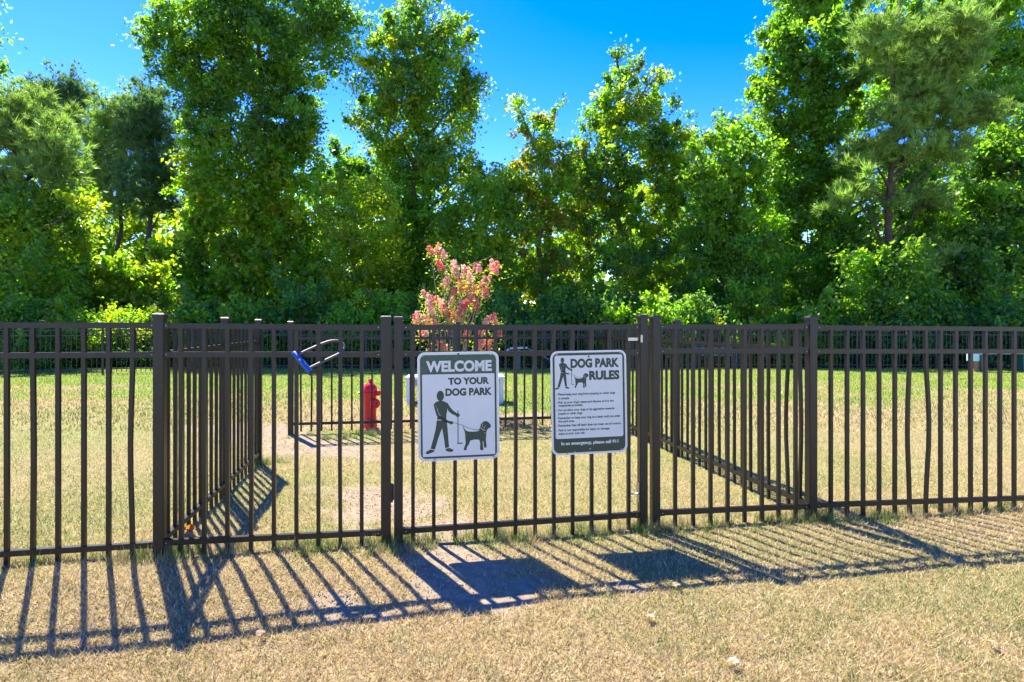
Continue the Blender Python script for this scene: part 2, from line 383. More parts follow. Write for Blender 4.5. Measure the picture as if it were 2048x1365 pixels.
# gate
s2 = s_of(797); s3 = s_of(1285)
gate = thing('metal_gate', 'dark bronze picket gate carrying the two white dog park signs', 'gate', fp(s2), FA)
front_panel(gate, s2, 806, 1277, (655.5, 654.5), (708.5, 706), (1062, 1029), [826, 867.5, 910, 951, 991, 1030.5, 1070, 1107.5, 1145, 1183, 1219, 1257], bends={1030.5: .003})
add_post(gate, 0, z_of(797, 1089), z_of(797, 633), .049, 'stile'); add_post(gate, s3 - s2, z_of(1285, 1055), z_of(1285, 630), .050, 'stile')
for zz in (.25, 1.02):
    bm = bmesh.new(); add_box(bm, -.052, -.0255, -.012, .014, zz, zz + .085); add_tube(bm, [(-.0385, -.016, zz - .01), (-.0385, -.016, zz + .095)], .008, 10)
    bm_obj('hinge', bm, M['bronze'], gate, bevel=0)
bm = bmesh.new(); add_box(bm, -.095, -.0285, -.012, .012, 1.145, 1.163); add_tube(bm, [(-.02, -.034, 1.135), (-.02, -.034, 1.18)], .008, 8)
bm_obj('latch', bm, M['steel'], gate, (s3 - s2, 0, 0))
bm = bmesh.new(); add_tube(bm, [(-.085, -.02, .225), (-.028, -.02, .225)], .0045, 8); add_box(bm, -.034, -.0285, -.02, .01, .17, .29)
bm_obj('drop_rod', bm, M['steel'], gate, (s3 - s2, 0, 0))
# panel right of gate
s4 = s_of(1310)
t = thing('metal_fence', 'dark bronze picket panel right of the gate, between gate post and right corner post', 'fence', fp(s4), FA)
front_panel(t, s4, 1318, 1614, (654, 655), (702.5, 703), (1025.5, 1012.5), [1350, 1386, 1421, 1455, 1489, 1523.5, 1557, 1591])
add_post(t, 0, -.12, z_of(1310, 632), .050)
# right outer run
s5 = s_of(1622)
t = thing('metal_fence', 'dark bronze picket fence run leaving the frame on the right with two bent pickets', 'fence', fp(s5), FA)
front_panel(t, s5, 1630, 2202, (655.5, 660), (703, 703.5), (1010.5, 991), [1661.5, 1694, 1726, 1758, 1789.5, 1819.5, 1850.5, 1881, 1911, 1941, 1970.5, 1999.5, 2028, 2056, 2083, 2110, 2136, 2162, 2187], bends={1819.5: -.018, 1850.5: .028})
add_post(t, 0, -.12, z_of(1622, 633), .055); add_post(t, s_of(2210) - s5, -.12, 1.3, .055)
def side_fence(label, P, ang, length, posts, skip0, top, mid, bot, n_gap=.115, gap=(), bends={}, wd=.0195, pw=.052, z0=.0):
    t = thing('metal_fence', label, 'fence', (P[0], P[1], 0), ang)
    stops = [0] + [p for p in posts]
    for i, (a_, b_) in enumerate(zip(stops, stops[1:])):
        if i in gap: continue
        sa = a_ + (skip0 if i == 0 else pw / 2 - .003); sb = b_ - pw / 2 + .003
        for v in (top, mid, bot):
            za, zb = lerp(v[0], v[1], sa / length), lerp(v[0], v[1], sb / length); add_rail(t, sa, za, sb, zb)
        n = max(1, round((b_ - a_) / n_gap)); lst = []
        for k in range(1, n):
            s = lerp(a_, b_, k / n); f = s / length
            lst.append((s, lerp(bot[0], bot[1], f) - .09, lerp(top[0], top[1], f) - .012, bends.get((i, k), random.choice((0, 0, .004, -.004)))))
        add_pickets(t, lst, wd)
    for p in posts: add_post(t, p, -.12, 1.30, pw)
    return t
side_fence('dark bronze side fence running back from the left corner post, its shadow on the lawn', fp(0), FA + R(90), 2.28, [1.23, 2.28], .026, (1.233, 1.235), (1.082, 1.10), (.082, .11))
LB = (fp(0)[0] - 3.87 * math.sin(FA), fp(0)[1] + 3.87 * math.cos(FA)); RB = (fp(s5)[0] - 3.97 * math.sin(FA), fp(s5)[1] + 3.97 * math.cos(FA))
bl = math.hypot(RB[0] - LB[0], RB[1] - LB[1]); ba = math.atan2(RB[1] - LB[1], RB[0] - LB[0])
tb = side_fence('dark bronze fence across the back of the entry pen, in front of the red hydrant', LB, ba, bl, [bl / 2, bl - .06], .028, (1.235, 1.235), (1.105, 1.10), (.125, .11))
add_post(tb, 0, -.12, 1.30, .06)
side_fence('dark bronze side fence running back from the right corner post, one bent picket near it', fp(s5), FA + R(90), 3.97, [2.0, 3.97], .026, (1.235, 1.235), (1.083, 1.10), (.092, .11), bends={(0, 2): .03, (0, 1): -.018})

# perimeter fence at the edge of the woods
FAR = [(-30, 10.5), (-13.1, 16.15), (-7, 18.35), (1, 18.95), (15, 18.6), (32, 17.6)]
t = thing('perimeter_fence', 'thin black picket fence along the far edge of the lawn before the woods', 'fence', (0, 0, 0), 0)
bmp = bmesh.new()
for (xa, ya), (xb, yb) in zip(FAR, FAR[1:]):
    L = math.hypot(xb - xa, yb - ya); ang = math.atan2(yb - ya, xb - xa); n = int(L / .115)
    for z in (.12, 1.02, 1.16):
        bm = bmesh.new(); add_box(bm, 0, L, -.014, .014, z - .014, z + .014); bm_obj('rail', bm, M['black'], t, (xa, ya, 0), (0, 0, ang))
    for k in range(n):
        f = (k + .5) / n; add_box(bmp, -.008, .008, -.008, .008, .03, 1.15, Matrix.Translation((lerp(xa, xb, f), lerp(ya, yb, f), 0)) @ Matrix.Rotation(ang, 4, 'Z'))
    m_ = max(1, round(L / 2.4))
    for k in range(m_):
        f = k / m_; bm = bmesh.new(); add_box(bm, -.026, .026, -.026, .026, -.1, 1.24); bm_obj('post', bm, M['black'], t, (lerp(xa, xb, f), lerp(ya, yb, f), 0), (0, 0, ang))
o = bm_obj('pickets', bmp, M['black'], t); o['kind'] = 'stuff'

# ------------------------------------------------------------ signs
def poly_bm(bm, pts, y):
    tri = tessellate_polygon([[Vector((p[0], p[1], 0)) for p in pts]])
    vs = [bm.verts.new((p[0], y, p[1])) for p in pts]
    for a_ in tri:
        try: bm.faces.new([vs[i] for i in a_])
        except ValueError: pass
def rrect(x0, x1, z0, z1, r, n=7):
    out = []
    for cx, cz, a0 in ((x1 - r, z1 - r, 0), (x0 + r, z1 - r, 90), (x0 + r, z0 + r, 180), (x1 - r, z0 + r, 270)):
        for k in range(n + 1):
            q = R(a0 + 90 * k / n); out.append((cx + r * math.cos(q), cz + r * math.sin(q)))
    return out
def plate(name, pts, y0, y1, mt, parent):
    bm = bmesh.new(); a_ = [bm.verts.new((p[0], y0, p[1])) for p in pts]; b_ = [bm.verts.new((p[0], y1, p[1])) for p in pts]
    n = len(pts); bm.faces.new(a_); bm.faces.new(b_[::-1])
    for k in range(n): bm.faces.new((a_[k], b_[k], b_[(k + 1) % n], a_[(k + 1) % n]))
    return bm_obj(name, bm, mt, parent)
def text(body, x0, x1, z0, z1, y, mt, parent, bold=.03, full=True):
    """text line fitted to a box; the box is the extent of the glyphs (z0..z1) or, full=False, of the x height to descender"""
    cu = bpy.data.curves.new('t', 'FONT'); cu.body = body; cu.size = 1; cu.offset = bold; cu.resolution_u = 3; cu.fill_mode = 'FRONT'
    ob = bpy.data.objects.new('t', cu); C.objects.link(ob); bpy.context.view_layer.update()
    me = bpy.data.meshes.new_from_object(ob.evaluated_get(bpy.context.evaluated_depsgraph_get()))
    bpy.data.objects.remove(ob)
    v = np.zeros(len(me.vertices) * 3); me.vertices.foreach_get('co', v); v = v.reshape(-1, 3)
    mn, mx = v.min(0), v.max(0); nv = np.empty_like(v)
    nv[:, 0] = x0 + (v[:, 0] - mn[0]) / (mx[0] - mn[0]) * (x1 - x0); nv[:, 1] = y; nv[:, 2] = z0 + (v[:, 1] - mn[1]) / (mx[1] - mn[1]) * (z1 - z0)
    me.vertices.foreach_set('co', nv.ravel()); me.materials.clear(); me.materials.append(mt); me.update()
    return link('lettering', me, parent)
def ell(cx, cy, rx, ry, n=20): return [(cx + rx * math.cos(2 * math.pi * k / n), cy + ry * math.sin(2 * math.pi * k / n)) for k in range(n)]
def stroke(pts, wd):
    L, Rr = [], []
    for i, p in enumerate(pts):
        q0, q1 = pts[max(0, i - 1)], pts[min(len(pts) - 1, i + 1)]; dx, dy = q1[0] - q0[0], q1[1] - q0[1]; l = math.hypot(dx, dy)
        L.append((p[0] - dy / l * wd / 2, p[1] + dx / l * wd / 2)); Rr.append((p[0] + dy / l * wd / 2, p[1] - dx / l * wd / 2))
    return L + Rr[::-1]
FIG_PERSON = [ell(226, 942, 21, 30),
  [(192,984),(202,974),(222,970),(244,971),(256,979),(262,992),(266,1020),(260,1046),(259,1076),(206,1076),(207,1058),(222,1062),(226,1054),(216,1040),(208,1015)],
  [(258,977),(268,985),(282,1008),(300,1028),(320,1043),(334,1045),(337,1054),(332,1064),(319,1064),(312,1056),(290,1046),(270,1028),(262,1000)],
  [(187,990),(192,984),(205,1012),(214,1040),(224,1056),(250,1070),(276,1086),(290,1086),(299,1092),(296,1103),(284,1106),(272,1098),(250,1090),(216,1068),(204,1054),(196,1030)],
  [(204,1080),(260,1080),(264,1110),(268,1165),(273,1234),(251,1238),(246,1195),(234,1124),(212,1180),(192,1244),(167,1238),(184,1180),(197,1130)],
  [(140,1256),(166,1242),(190,1248),(184,1257),(170,1262),(152,1268),(141,1266)],
  [(253,1242),(275,1238),(297,1249),(299,1257),(285,1261),(268,1259),(254,1252)]]
FIG_STICK = [stroke([(326,1028),(325,1214)], 5), stroke([(320,1214),(352,1214)], 6)]
FIG_LEASH = [stroke([(298,1094),(330,1105),(352,1112),(380,1127),(415,1138),(440,1141),(458,1138)], 2.6)]
FIG_DOG = [[(353,1111),(358,1124),(370,1142),(385,1149),(410,1151),(436,1150),(447,1146),(453,1128),(460,1108),(474,1095),(491,1093),(504,1101),(517,1116),(516,1130),(500,1137),(493,1148),(490,1166),
  (487,1200),(491,1238),(490,1245),(478,1246),(474,1236),(472,1205),(468,1212),(470,1240),(473,1254),(470,1259),(455,1258),(452,1250),(454,1220),(448,1198),(420,1196),(396,1201),(387,1224),(376,1238),(373,1255),(360,1255),(357,1248),(369,1216),(367,1190),(366,1162),(362,1142),(355,1126)]]
FIG_WHITE = [stroke([(455,1128),(466,1140),(484,1146)], 2.5), stroke([(470,1105),(466,1122),(476,1134),(486,1118)], 1.8), stroke([(478,1160),(486,1162),(489,1158)], 1.5)]
def figures(root, fx, fz, y):
    mp = lambda P: [(fx(p[0]), fz(p[1])) for p in P]
    for nm, ps, mt, dy in (('walker_pictogram', FIG_PERSON, 'green', 0), ('scoop_pictogram', FIG_STICK, 'green', -.0002), ('leash_pictogram', FIG_LEASH, 'green', -.0002), ('dog_pictogram', FIG_DOG, 'green', 0), ('dog_outline', FIG_WHITE, 'white', -.0005)):
        bm = bmesh.new()
        for P in ps: poly_bm(bm, mp(P), y + dy)
        bm_obj(nm, bm, M[mt], root)
def bolts(root, lst):
    for x, z, mt in lst:
        bm = bmesh.new(); add_lathe(bm, [(.0052, 0), (.0052, .002), (.003, .004)], 10, Matrix.Translation((x, -.0025, z)) @ Matrix.Rotation(R(90), 4, 'X'))
        bm_obj('bolt', bm, M[mt], root)
def sign_root(label, pxl, pxr, pyt, pyb, tilt):
    sl, sr = s_of(pxl), s_of(pxr); mid = (sl + sr) / 2; pxm = (pxl + pxr) / 2
    zt, zb = z_of(pxm, pyt), z_of(pxm, pyb); w_, h_ = sr - sl, zt - zb
    p = fp(mid); nrm = Vector((math.sin(FA), -math.cos(FA)))
    o = thing('notice_sign', label, 'sign', (p[0] + nrm.x * .0235, p[1] + nrm.y * .0235, zb), FA)
    o.rotation_euler = (0, tilt, FA)
    return o, w_, h_
# welcome sign
sg, w_, h_ = sign_root('white WELCOME TO YOUR DOG PARK sign with green header on the gate', 836.5, 998, 704, 919, R(-.6))
X = lambda u: (u - .5) * w_; Z = lambda v: (1 - v) * h_
plate('panel', rrect(X(0), X(1), Z(1), Z(0), .042), -.0015, .0015, M['alu'], sg)
plate('face', rrect(X(.006), X(.994), Z(.995), Z(.005), .040), -.0019, -.0016, M['white'], sg)
plate('border', rrect(X(.032), X(.968), Z(.975), Z(.025), .030), -.0022, -.0020, M['green'], sg)
plate('header', [(X(.036), Z(.197)), (X(.964), Z(.197)), *rrect(X(.036), X(.964), Z(.197), Z(.028), .028)[:16]], -.0025, -.0023, M['header'], sg)
plate('field', rrect(X(.055), X(.945), Z(.957), Z(.203), .006), -.0025, -.0023, M['white'], sg)
text('WELCOME', X(.105), X(.912), Z(.183), Z(.078), -.0029, M['white'], sg, .045)
text('TO YOUR', X(.372), X(.878), Z(.303), Z(.236), -.0029, M['green'], sg, .052)
text('DOG PARK', X(.336), X(.912), Z(.406), Z(.334), -.0029, M['green'], sg, .052)
figures(sg, lambda x: X((x - 97) / 470), lambda y: Z((y - 695) / 615), -.0029)
bolts(sg, [(X(.5), Z(.018), 'black'), (X(.07), Z(.03), 'steel'), (X(.9), Z(.03), 'steel'), (X(.5), Z(.978), 'steel'), (X(.2), Z(.985), 'steel'), (X(.93), Z(.982), 'steel')])
# rules sign
sg, w_, h_ = sign_root('white DOG PARK RULES sign with small bulleted text on the gate', 1102, 1252, 701.5, 906.5, R(-.9))
plate('panel', rrect(X(0), X(1), Z(1), Z(0), .042), -.0015, .0015, M['alu'], sg)
plate('face', rrect(X(.006), X(.994), Z(.995), Z(.005), .040), -.0019, -.0016, M['white'], sg)
plate('border', rrect(X(.026), X(.974), Z(.98), Z(.018), .034), -.0022, -.0020, M['green'], sg)
plate('field', rrect(X(.052), X(.948), Z(.842), Z(.042), .012), -.0025, -.0023, M['white'], sg)
U = lambda x: X((x - 642) / 783); W = lambda y: Z((y - 322) / 1090)
text('DOG PARK', U(845), U(1350), W(503), W(402), -.0029, M['green'], sg, .055)
text('RULES', U(1035), U(1352), W(634), W(534), -.0029, M['green'], sg, .055)
figures(sg, lambda x: U(683 + (x - 140) * .92), lambda y: W(388 + (y - 912) * .94), -.0029)
RULES = [('Please keep your dog from jumping on other dogs', 1303, 776, 1), ('or people.', 830, 816, 0), ("Pick up your dog's waste and dispose of it in the", 1288, 860, 1), ('receptacles provided.', 965, 893, 0),
  ('Do not allow your dogs to be aggressive towards', 1292, 941, 1), ('people or other dogs.', 962, 977, 0), ('Remember to keep your dog on a leash until you enter', 1356, 1024, 1), ('the park area.', 876, 1058, 0),
  ('Remember that off leash does not mean out of control.', 1362, 1102, 1), ('Park is not responsible for injury or damage;', 1242, 1152, 1), ('enjoy at your own risk.', 985, 1188, 0)]
for s_, xe, yc, bul in RULES:
    desc = any(ch in s_ for ch in 'gjpqy'); text(s_, U(712), U(xe), W(yc + (17 if desc else 11)), W(yc - 15), -.0028, M['green'], sg, .036)
    if bul:
        bm = bmesh.new(); poly_bm(bm, ell(U(698), W(yc + 2), .0024, .0024, 10), -.0028); bm_obj('bullet', bm, M['green'], sg)
text('In an emergency, please call 911', U(738), U(1330), W(1318), W(1272), -.0029, M['white'], sg, .04)
bolts(sg, [(X(.5), Z(.055), 'black'), (X(.08), Z(.03), 'steel'), (X(.92), Z(.025), 'steel'), (X(.5), Z(.95), 'steel'), (X(.3), Z(.975), 'steel'), (X(.92), Z(.97), 'steel'), (X(.2), Z(.985), 'steel')])

# ------------------------------------------------------------ bicycle lock on the fence
def fpt(px, py, d):
    """point on the front fence plane, d behind it"""
    p = fp(s_of(px)); return Vector((p[0] - math.sin(FA) * d, p[1] + math.cos(FA) * d, z_of(px, py)))
dl = lambda px, py: .032 - .0023 * (py - 682) + .0003 * (px - 640)
lp = lambda px, py: fpt(px, py, dl(px, py))
base = lp(608, 725)
lk = thing('bicycle_lock', 'blue U-shaped bicycle lock hanging on the panel left of the gate', 'lock', base)
A, B = lp(589.5, 705), lp(629, 744.5); ax = (B - A).normalized()
def lockpart(nm, p0, p1, rad, mt):
    bm = bmesh.new(); d = (p1 - p0); add_tube(bm, [p0 - base, p0 + d * .06 - base, p1 - d * .06 - base, p1 - base], [rad * .72, rad, rad, rad * .72], 16); return bm_obj(nm, bm, M[mt], lk, smooth=True)
cb = lockpart('crossbar', A, B, .0165, 'lockblue')
bm = bmesh.new(); e_ = B - base; add_tube(bm, [e_ - ax * .006, e_ + ax * .004], [.0168, .0135], 16); bm_obj('end_cap', bm, M['lockblack'], cb)
vw = (Vector((0, 0, H)) - (A + B) / 2).normalized(); sd_ = ax.cross(vw).normalized(); fc = sd_.cross(ax).normalized()
if fc.dot(vw) < 0: fc = -fc
mdl = A.lerp(B, .40) - base + fc * .0168
bm = bmesh.new()
for q0, q1 in ((-.007, -.004), (-.001, .001), (.004, .007)):
    vs = [bm.verts.new(mdl + ax * q + sd_ * r_) for q, r_ in ((q0, -.006), (q1, -.006), (q1, .004), (q0, .004))]; bm.faces.new(vs)
vs = [bm.verts.new(mdl + ax * q + sd_ * r_) for q, r_ in ((-.007, -.0015), (.007, -.0015), (.007, 0), (-.007, 0))]; bm.faces.new(vs)
bm_obj('print_mark', bm, M['lockwhite'], cb)
path = [(600, 709), (612, 702.5), (637, 691), (652, 685), (664, 682.4), (674, 682.6), (682, 685.5), (687, 690.5), (688, 696), (685.5, 702), (679, 707.5), (662, 716), (640, 726.5), (621, 736)]
pts = [lp(*q) for q in path]
sm = []
for i in range(len(pts) - 1):
    p0, p1, p2, p3 = pts[max(i - 1, 0)], pts[i], pts[i + 1], pts[min(i + 2, len(pts) - 1)]
    for k in range(4):
        u = k / 4; sm.append(.5 * (2 * p1 + (p2 - p0) * u + (2 * p0 - 5 * p1 + 4 * p2 - p3) * u * u + (3 * p1 - p0 - 3 * p2 + p3) * u ** 3) - base)
sm.append(pts[-1] - base)
bm = bmesh.new(); add_tube(bm, sm, .0075, 12); bm_obj('shackle', bm, M['chrome'], lk, smooth=True)

# ------------------------------------------------------------ fire hydrant
hx, hy = ground_at(740, 859)
hyd = thing('fire_hydrant', 'bright red fire hydrant standing behind the back fence of the entry pen', 'hydrant', (hx, hy, float(gz(hx, hy)) - .01), R(-20))
bm = bmesh.new(); add_lathe(bm, [(.105, 0), (.108, .012), (.105, .028), (.088, .034), (.086, .07), (.080, .11), (.076, .22), (.074, .30), (.076, .37), (.078, .44), (.088, .447), (.090, .462), (.084, .470)], 28); bm_obj('barrel', bm, M['red'], hyd, smooth=False)
bm = bmesh.new(); add_lathe(bm, [(.086, .471), (.084, .50), (.074, .535), (.056, .562), (.034, .578), (.030, .582), (.028, .590)], 28); bm_obj('bonnet', bm, M['red'], hyd, smooth=True)
bm = bmesh.new(); add_lathe(bm, [(.024, .588), (.022, .600), (.021, .620), (.014, .624)], 5); bm_obj('operating_nut', bm, M['red'], hyd)
def nozzle(z, ang, r, l0, l1):
    m4 = Matrix.Translation((0, 0, z)) @ Matrix.Rotation(R(ang), 4, 'Z') @ Matrix.Rotation(R(90), 4, 'Y')
    bm = bmesh.new(); add_lathe(bm, [(r * .82, 0), (r * .82, l0), (r, l0 + .003), (r * 1.04, l0 + .015), (r, l1 - .014), (r * .8, l1 - .004), (r * .3, l1), (r * .28, l1 + .018), (r * .2, l1 + .020)], 18, m4)
    bm_obj('nozzle_cap', bm, M['red'], hyd)
nozzle(.455, 200, .036, .075, .125); nozzle(.455, 20, .036, .075, .125); nozzle(.335, -22, .058, .072, .140)
for k in range(8):
    q = 2 * math.pi * k / 8; bm = bmesh.new(); add_lathe(bm, [(.008, 0), (.008, .010), (.004, .012)], 6, Matrix.Translation((.097 * math.cos(q), .097 * math.sin(q), .028))); bm_obj('flange_bolt', bm, M['red'], hyd)

# ------------------------------------------------------------ white low platform behind the welcome sign
px_, py_ = ground_at(911, 806)
pl = thing('agility_table', 'low white platform with slab legs on the lawn behind the welcome sign', 'platform', (px_, py_, float(gz(px_, py_))), R(4))
bm = bmesh.new(); add_box(bm, -.79, .79, -.3, .3, .395, .44); bm_obj('table_top', bm, M['whiteply'], pl, bevel=.006)
for sx in (-1, 1):
    bm = bmesh.new(); add_box(bm, -.03, .03, -.28, .28, .0, .392); bm_obj('leg', bm, M['whiteply'], pl, (sx * .74, 0, 0), bevel=.004)
bm = bmesh.new(); add_box(bm, -.705, .705, -.02, .02, .27, .392); bm_obj('stretcher', bm, M['whiteply'], pl)

# ------------------------------------------------------------ dog-walk ramp
rx, ry = ground_at(1040, 739)
rp = thing('agility_ramp', 'dog agility ramp with beige top and green post between the two signs', 'ramp', (rx, ry, 0), 0)
def plank(nm, p0, p1, hw, th, mt, parent):
    p0, p1 = Vector(p0), Vector(p1); d = (p1 - p0).normalized(); sdv = Vector((0, 1, 0)); up = d.cross(sdv) * -1
    if up.z < 0: up = -up
    bm = bmesh.new(); vs = [bm.verts.new(p + sdv * a_ * hw + up * b_ * th) for p in (p0, p1) for a_ in (-1, 1) for b_ in (0, 1)]
    for f in ((0,1,3,2), (4,6,7,5), (0,4,5,1), (2,3,7,6), (0,2,6,4), (1,5,7,3)): bm.faces.new([vs[i] for i in f])
    return bm_obj(nm, bm, M[mt], parent)
plank('top_deck', (-.30, 0, .60), (.22, 0, .62), .2, .05, 'beige', rp)
plank('ramp_board', (-1.25, 0, .02), (-.31, 0, .585), .2, .045, 'beige', rp)
plank('ramp_board', (.23, 0, .60), (1.35, 0, .02), .2, .045, 'dgreen', rp)
for x in (-.08,):
    bm = bmesh.new(); add_box(bm, x - .09, x + .09, -.17, .17, 0, .595); bm_obj('post', bm, M['dgreen'], rp, bevel=.01)

# ------------------------------------------------------------ bench
bx_, by_ = ground_at(1432, 736.5)
be = thing('park_bench', 'teal slatted park bench on the far lawn seen through the right panel', 'bench', (bx_, by_, 0), R(-3))
for k in range(4): bm = bmesh.new(); add_box(bm, -.58, .58, -.22 + k * .105, -.135 + k * .105, .38, .41); bm_obj('seat_slat', bm, M['teal'], be)
for k in range(3): bm = bmesh.new(); add_box(bm, -.58, .58, .22 + k * .012, .245 + k * .012, .47 + k * .10, .545 + k * .10); bm_obj('back_slat', bm, M['teal'], be)
for sx in (-1, 1):
    bm = bmesh.new(); add_tube(bm, [(0, -.22, 0), (0, -.2, .36), (0, -.16, .56), (0, .22, .58)], .022, 8); bm_obj('arm_frame', bm, M['teal'], be, (sx * .56, 0, 0))
    bm = bmesh.new(); add_tube(bm, [(0, .26, 0), (0, .2, .38), (0, .27, .76)], .022, 8); bm_obj('leg', bm, M['teal'], be, (sx * .56, 0, 0))

# ------------------------------------------------------------ plank walk at the right
qx, qy = ground_at(1962, 744)
pw_ = thing('agility_plank', 'beige plank raised on green posts at the far right of the lawn', 'agility plank', (qx, qy, 0), R(2))
plank('walk_board', (.02, 0, .50), (2.6, 0, .50), .16, .05, 'beige', pw_)
for x in (-.02, 1.18, 2.4):
    bm = bmesh.new(); add_box(bm, x - .09, x + .09, -.15, .15, 0, .495); bm_obj('post', bm, M['dgreen'], pw_, bevel=.01)
bm = bmesh.new(); add_box(bm, -.35, -.115, -.1, .1, .30, .52); bm_obj('end_bracket', bm, M['mint'], pw_, bevel=.008)
bm = bmesh.new(); add_box(bm, -.27, -.12, -.09, .09, -.01, .298); bm_obj('foot_block', bm, M['brown'], pw_, bevel=.006)

# ------------------------------------------------------------ foliage generators
def unit(v): return v / np.maximum(np.linalg.norm(v, axis=1, keepdims=True), 1e-6)
def leaf_quads(P, size, g, up=.5, aspect=.62, droop=.3):
    n = len(P); nrm = unit(g.normal(0, 1, (n, 3)) + np.array([0, 0, up * 1.6]))
    tg = g.normal(0, 1, (n, 3)); tg[:, 2] -= droop; tg = unit(tg - nrm * (tg * nrm).sum(1, keepdims=True)); bt = np.cross(nrm, tg)
    L = (size * (.6 + .8 * g.random(n)))[:, None]; W_ = L * aspect * .5
    fold = nrm * (L * .10)
    a_ = P - tg * L * .5; c_ = P + tg * L * .5; m_ = P - tg * L * .05
    return np.stack([a_, m_ + bt * W_ + fold, c_, m_ - bt * W_ + fold], 1).reshape(-1, 3)
def clumped(blobs, n, clump, per, g, fill=.55, front=.35):
    """blobs: (centre, (rx,ry,rz)); n leaves, in clumps set through each blob's outer shell"""
    wts = np.array([(b[1][0] * b[1][2]) for b in blobs]); wts = wts / wts.sum()
    out, cid = [], []; base_ = 0
    for (c, r), w_ in zip(blobs, wts):
        k = max(3, int(n * NF * w_ / per)); d = unit(g.normal(0, 1, (k, 3))); d[:, 1] = np.where(g.random(k) < front, -np.abs(d[:, 1]), d[:, 1])
        rad = fill + (.98 - fill) * g.random((k, 1)) ** .55
        cc = np.array(c) + d * rad * np.array(r)
        cs = clump * (.55 + .9 * g.random((k, 1)))
        cnt = (per * (.5 + g.random(k))).astype(int); idx = np.repeat(np.arange(k), cnt)
        off = g.normal(0, 1, (len(idx), 3)) * np.array([.55, .55, .34]) * cs[idx]
        spray = g.random(k) < .38                               # clumps that reach out of the crown as leafy sprays
        ax = unit(d + np.array([0, 0, .35]) + g.normal(0, .3, (k, 3))); ln = cs * (1.0 + .8 * g.random((k, 1)))
        so = ax[idx] * (g.random((len(idx), 1)) ** .8 * ln[idx]) + g.normal(0, .2, (len(idx), 3)) * cs[idx]
        off = np.where(spray[idx][:, None], so, off)
        out.append(cc[idx] + off); cid.append(idx + base_); base_ += k
    P = np.concatenate(out); cid = np.concatenate(cid)
    keep = P[:, 2] > .05; return P[keep], cid[keep], base_
LS = 1.34; NF = 1.0
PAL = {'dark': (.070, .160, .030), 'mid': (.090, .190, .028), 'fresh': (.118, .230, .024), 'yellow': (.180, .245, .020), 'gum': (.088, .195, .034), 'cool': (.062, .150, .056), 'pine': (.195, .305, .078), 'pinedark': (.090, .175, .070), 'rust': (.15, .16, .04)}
def foliage(name, parent, base, blobs, n, size, pal, seed, clump=.45, per=55, up=.5, fill=.55, aspect=.62, mt='leaf', front=.35):
    g = np.random.default_rng(seed); P, cid, nc = clumped(blobs, n, clump, per, g, fill, front)
    P = P - np.array(base)
    V = leaf_quads(P, size * LS, g, up * .45, aspect)
    pals = [PAL[p] for p in (pal if isinstance(pal, (list, tuple)) else [pal])]
    cc = np.array(pals)[g.integers(0, len(pals), nc)] * (.72 + .56 * g.random((nc, 1)))
    col = cc[cid] * (.8 + .4 * g.random((len(P), 1))); col[:, 0] *= .85 + .35 * g.random(len(P))
    return link(name, np_mesh(name, V, 4, M[mt], col), parent)
def needles(name, parent, base, blobs, n_tuft, seed, pal='pine', length=.30, nn=14, wd=.030, clump=.4, per=18):
    g = np.random.default_rng(seed); P, cid, nc = clumped(blobs, n_tuft, clump, per, g, .35)
    n = len(P); P = P - np.array(base)
    cen = np.zeros((nc, 3)); cnt = np.bincount(cid, minlength=nc)[:, None]
    for k in range(3): cen[:, k] = np.bincount(cid, weights=P[:, k], minlength=nc)
    cen = cen / np.maximum(cnt, 1)
    ax_ = unit((P - cen[cid]) + np.array([0, 0, .22]) + g.normal(0, .08, (n, 3)))
    d = unit(np.repeat(ax_, nn, 0) * .9 + g.normal(0, .42, (n * nn, 3))); p0 = np.repeat(P, nn, 0) + g.normal(0, .02, (n * nn, 3)) - d * .02
    L = length * (.7 + .5 * g.random((n * nn, 1))); sdv = unit(np.cross(d, g.normal(0, 1, (n * nn, 3)))) * wd * .5
    V = np.stack([p0 - sdv, p0 + sdv, p0 + d * L], 1).reshape(-1, 3)
    cc = np.array(PAL[pal]) * (.75 + .5 * g.random((nc, 1))); col = np.repeat(cc[cid], nn, 0) * (.75 + .5 * g.random((n * nn, 1)))
    return link(name, np_mesh(name, V, 3, M['needle'], col), parent)
def wob(p0, p1, n, amp, g):
    p0, p1 = Vector(p0), Vector(p1); out = []
    for i in range(n + 1):
        f = i / n; s_ = math.sin(math.pi * f) if i not in (0, n) else 0
        out.append(p0.lerp(p1, f) + Vector((g.uniform(-1, 1), g.uniform(-1, 1), g.uniform(-.3, .3))) * amp * s_)
    return out
def blobs_px(lst, D, depth=.9, g=random):
    out = []
    for b in lst:
        px, py, rx, rz = b[:4]; dy = b[4] if len(b) > 4 else g.uniform(-.8, .8)
        k = D / F; out.append((at(px, py, D + dy), (rx * k * .9, max(rx, rz) * k * depth, rz * k * .95)))
    return out
